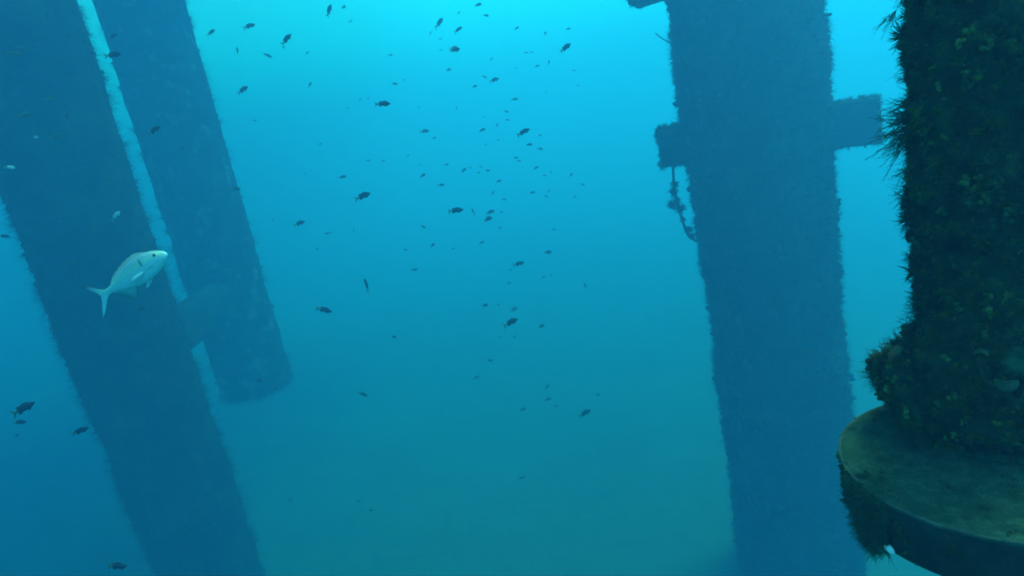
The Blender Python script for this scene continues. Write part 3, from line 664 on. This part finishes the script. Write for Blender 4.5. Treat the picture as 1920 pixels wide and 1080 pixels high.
# the big silver bream
def bream():
    prof = [(0, .010, -.012, .006), (.03, .046, -.042, .026), (.08, .078, -.072, .044), (.16, .118, -.104, .060), (.28, .152, -.134, .072), (.42, .160, -.150, .074), (.56, .142, -.142, .066), (.70, .106, -.112, .050), (.82, .068, -.072, .032), (.92, .043, -.043, .020), (1, .038, -.036, .014)]
    def fins(s):
        d = .034 * min(1, max(0, (s - .25) / .1)) * min(1, max(0, (.9 - s) / .1)) * (1 + .12 * math.sin(s * 70)) if .25 < s < .9 else 0
        b = .12 * min(1, max(0, (s - .60) / .06)) * max(0, (.93 - s) / .27) if .60 < s < .93 else 0
        return d, b
    tail = [(.03, .045, .010, 0), (.07, .075, .008, .005), (.12, .12, .006, .03), (.17, .165, .004, .08), (.23, .205, .003, .15)]
    prof = [(s, a * .88, c * .90, w_) for s, a, c, w_ in prof]; v, f = fish_geometry(prof, fins, tail, .10, 9)
    def fin(root, tip, width, th=.004):      # thin pectoral and pelvic fins joined to the skin
        root, tip = Vector(root), Vector(tip); d = tip - root; s = Vector(width); k = len(v); nrm = d.cross(s).normalized() * th
        for t, w_ in ((0, .5), (.4, 1), (.75, .8), (1, .15)):
            for e in (-1, 1):
                for h in (-1, 1): v.append(tuple(root + d * t + s * w_ * e * .5 + nrm * h * (1 - .7 * t)))
        for i in range(3):
            b0 = k + 4 * i
            for q, r in ((0, 1), (1, 3), (3, 2), (2, 0)): f.append((b0 + q, b0 + r, b0 + 4 + r, b0 + 4 + q))
        f.append((k + 12, k + 13, k + 15, k + 14))
    for sgn in (-1, 1):
        fin((.22, .068 * sgn, -.045), (.06, .115 * sgn, -.075), (.0, .01 * sgn, .045))
        fin((.20, .020 * sgn, -.12), (.12, .016 * sgn, -.185), (.05, 0, .02))
    me = bpy.data.meshes.new('silver_bream'); me.from_pydata(v, [], f); me.update(); me.polygons.foreach_set('use_smooth', np.ones(len(me.polygons), bool))
    m = mat('silver_skin', (.6, .6, .6), .35, .6); t = m.node_tree; b = t.nodes['Principled BSDF']; N_ = t.nodes.new; Lk = t.links.new
    co = N_('ShaderNodeTexCoord'); sx = N_('ShaderNodeSeparateXYZ'); Lk(co.outputs['Object'], sx.inputs[0])
    r = N_('ShaderNodeValToRGB'); mr = N_('ShaderNodeMapRange'); mr.inputs[1].default_value = -.2; mr.inputs[2].default_value = .2; Lk(sx.outputs[2], mr.inputs[0]); Lk(mr.outputs[0], r.inputs[0])
    e = r.color_ramp.elements; e[0].position = .1; e[0].color = (.68, .72, .68, 1); e[1].position = .95; e[1].color = (.20, .26, .26, 1)
    for p_, c_ in ((.52, (.52, .57, .53)), (.60, (.62, .61, .38)), (.68, (.43, .48, .45)), (.82, (.25, .30, .29))): q = e.new(p_); q.color = (*c_, 1)
    wv = N_('ShaderNodeTexVoronoi'); wv.inputs['Scale'].default_value = 60; Lk(co.outputs['Object'], wv.inputs['Vector'])
    sc = N_('ShaderNodeMapRange'); sc.inputs[1].default_value = 0; sc.inputs[2].default_value = .7; sc.inputs[3].default_value = 1.1; sc.inputs[4].default_value = .82; Lk(wv.outputs['Distance'], sc.inputs[0])
    mm = N_('ShaderNodeMix'); mm.data_type = 'RGBA'; mm.blend_type = 'MULTIPLY'; mm.inputs[0].default_value = 1; Lk(r.outputs[0], mm.inputs[6]); Lk(sc.outputs[0], mm.inputs[7]); col_ = mm.outputs[2]
    def blotch(col_, cx, cz, rx, rz, c, amt):
        mp = N_('ShaderNodeMapping'); mp.inputs['Location'].default_value = (-cx / rx, 0, -cz / rz); mp.inputs['Scale'].default_value = (1 / rx, .0, 1 / rz); Lk(co.outputs['Object'], mp.inputs[0])
        ln_ = N_('ShaderNodeVectorMath'); ln_.operation = 'LENGTH'; Lk(mp.outputs[0], ln_.inputs[0]); q = N_('ShaderNodeMapRange'); q.inputs[1].default_value = 1.2; q.inputs[2].default_value = .6; q.inputs[4].default_value = amt; Lk(ln_.outputs['Value'], q.inputs[0])
        mx = N_('ShaderNodeMix'); mx.data_type = 'RGBA'; Lk(q.outputs[0], mx.inputs[0]); Lk(col_, mx.inputs[6]); mx.inputs[7].default_value = (*c, 1); return mx.outputs[2]
    col_ = blotch(col_, .245, .045, .014, .045, (.06, .08, .08), .9)       # gill-cover blotch
    col_ = blotch(col_, .30, -.045, .045, .008, (.15, .18, .18), .7)       # cheek line
    col_ = blotch(col_, -.46, .20, .07, .05, (.07, .09, .06), .8)          # dusky upper tail lobe
    Lk(col_, b.inputs['Base Color']); b.inputs['Metallic'].default_value = .0
    me.materials.append(m); o = bpy.data.objects.new('silver_bream', me); S.collection.objects.link(o)
    bm = bmesh.new(); bmesh.ops.create_uvsphere(bm, u_segments=14, v_segments=10, radius=1)
    ev = np.array([q.co[:] for q in bm.verts]); ef = [[q.index for q in fc.verts] for fc in bm.faces]; bm.free()
    eye_m = mat('eye_black', (.015, .02, .03), .15, .6)
    for sgn in (-1, 1):
        ee = mesh_py('eye', [(x * .016 + .405, y * .009 + sgn * .049, z * .016 + .040) for x, y, z in ev], ef, eye_m, None, True); ee.parent = o
    return o
br = bream(); pose(br, at(240, 522, 1.75), 172 / F_PX * 1.75 * 1.06, 31, -6, -.1)
tag(br, 'large silver fish swimming up to the right in front of the left leg', 'fish')

# drifting specks
P = np.array([at(rng.uniform(0, 1920), rng.uniform(0, 1080), rng.uniform(.7, 3.2)) for _ in range(130)])
g = scatter([lump_template(2) for _ in range(3)], P, rng.normal(size=P.shape), .0006 + .0016 * rng.random(len(P)) ** 4)
tag(mesh_np('drifting_specks', *g[:2], M['shell'], None, tone=g[2]), 'tiny pale specks drifting in the water', 'specks', kind='stuff')

# ------------------------------------------------------------------ the hazy sea water round everything
def volume():
    m = bpy.data.materials.new('sea_water'); m.use_nodes = True; t = m.node_tree; t.nodes.clear()
    out = t.nodes.new('ShaderNodeOutputMaterial'); v = t.nodes.new('ShaderNodeVolumePrincipled')
    t.links.new(v.outputs[0], out.inputs['Volume'])
    D = 0.4; colr = [s / D for s in SIG_S]; ab = [max(0, 1 - a / D / (1 - s)) ** 2 for s, a in zip(colr, SIG_A)]
    v.inputs['Density'].default_value = D; v.inputs['Color'].default_value = (*colr, 1)
    v.inputs['Absorption Color'].default_value = (*ab, 1); v.inputs['Anisotropy'].default_value = ANISO
    return m
x, y0, y1, z0, z1 = 80, -50, 100, SEABED - 1.6, WATER_TOP
VB = [(-x, y0, z0), (x, y0, z0), (x, y1, z0), (-x, y1, z0), (-x, y0, z1), (x, y0, z1), (x, y1, z1), (-x, y1, z1)]
hz_ = mesh_py('haze', VB, [(3, 2, 1, 0), (4, 5, 6, 7), (0, 1, 5, 4), (1, 2, 6, 5), (2, 3, 7, 6), (3, 0, 4, 7)], volume())
tag(hz_, 'hazy blue-green sea water filling the whole view', 'water', kind='stuff')
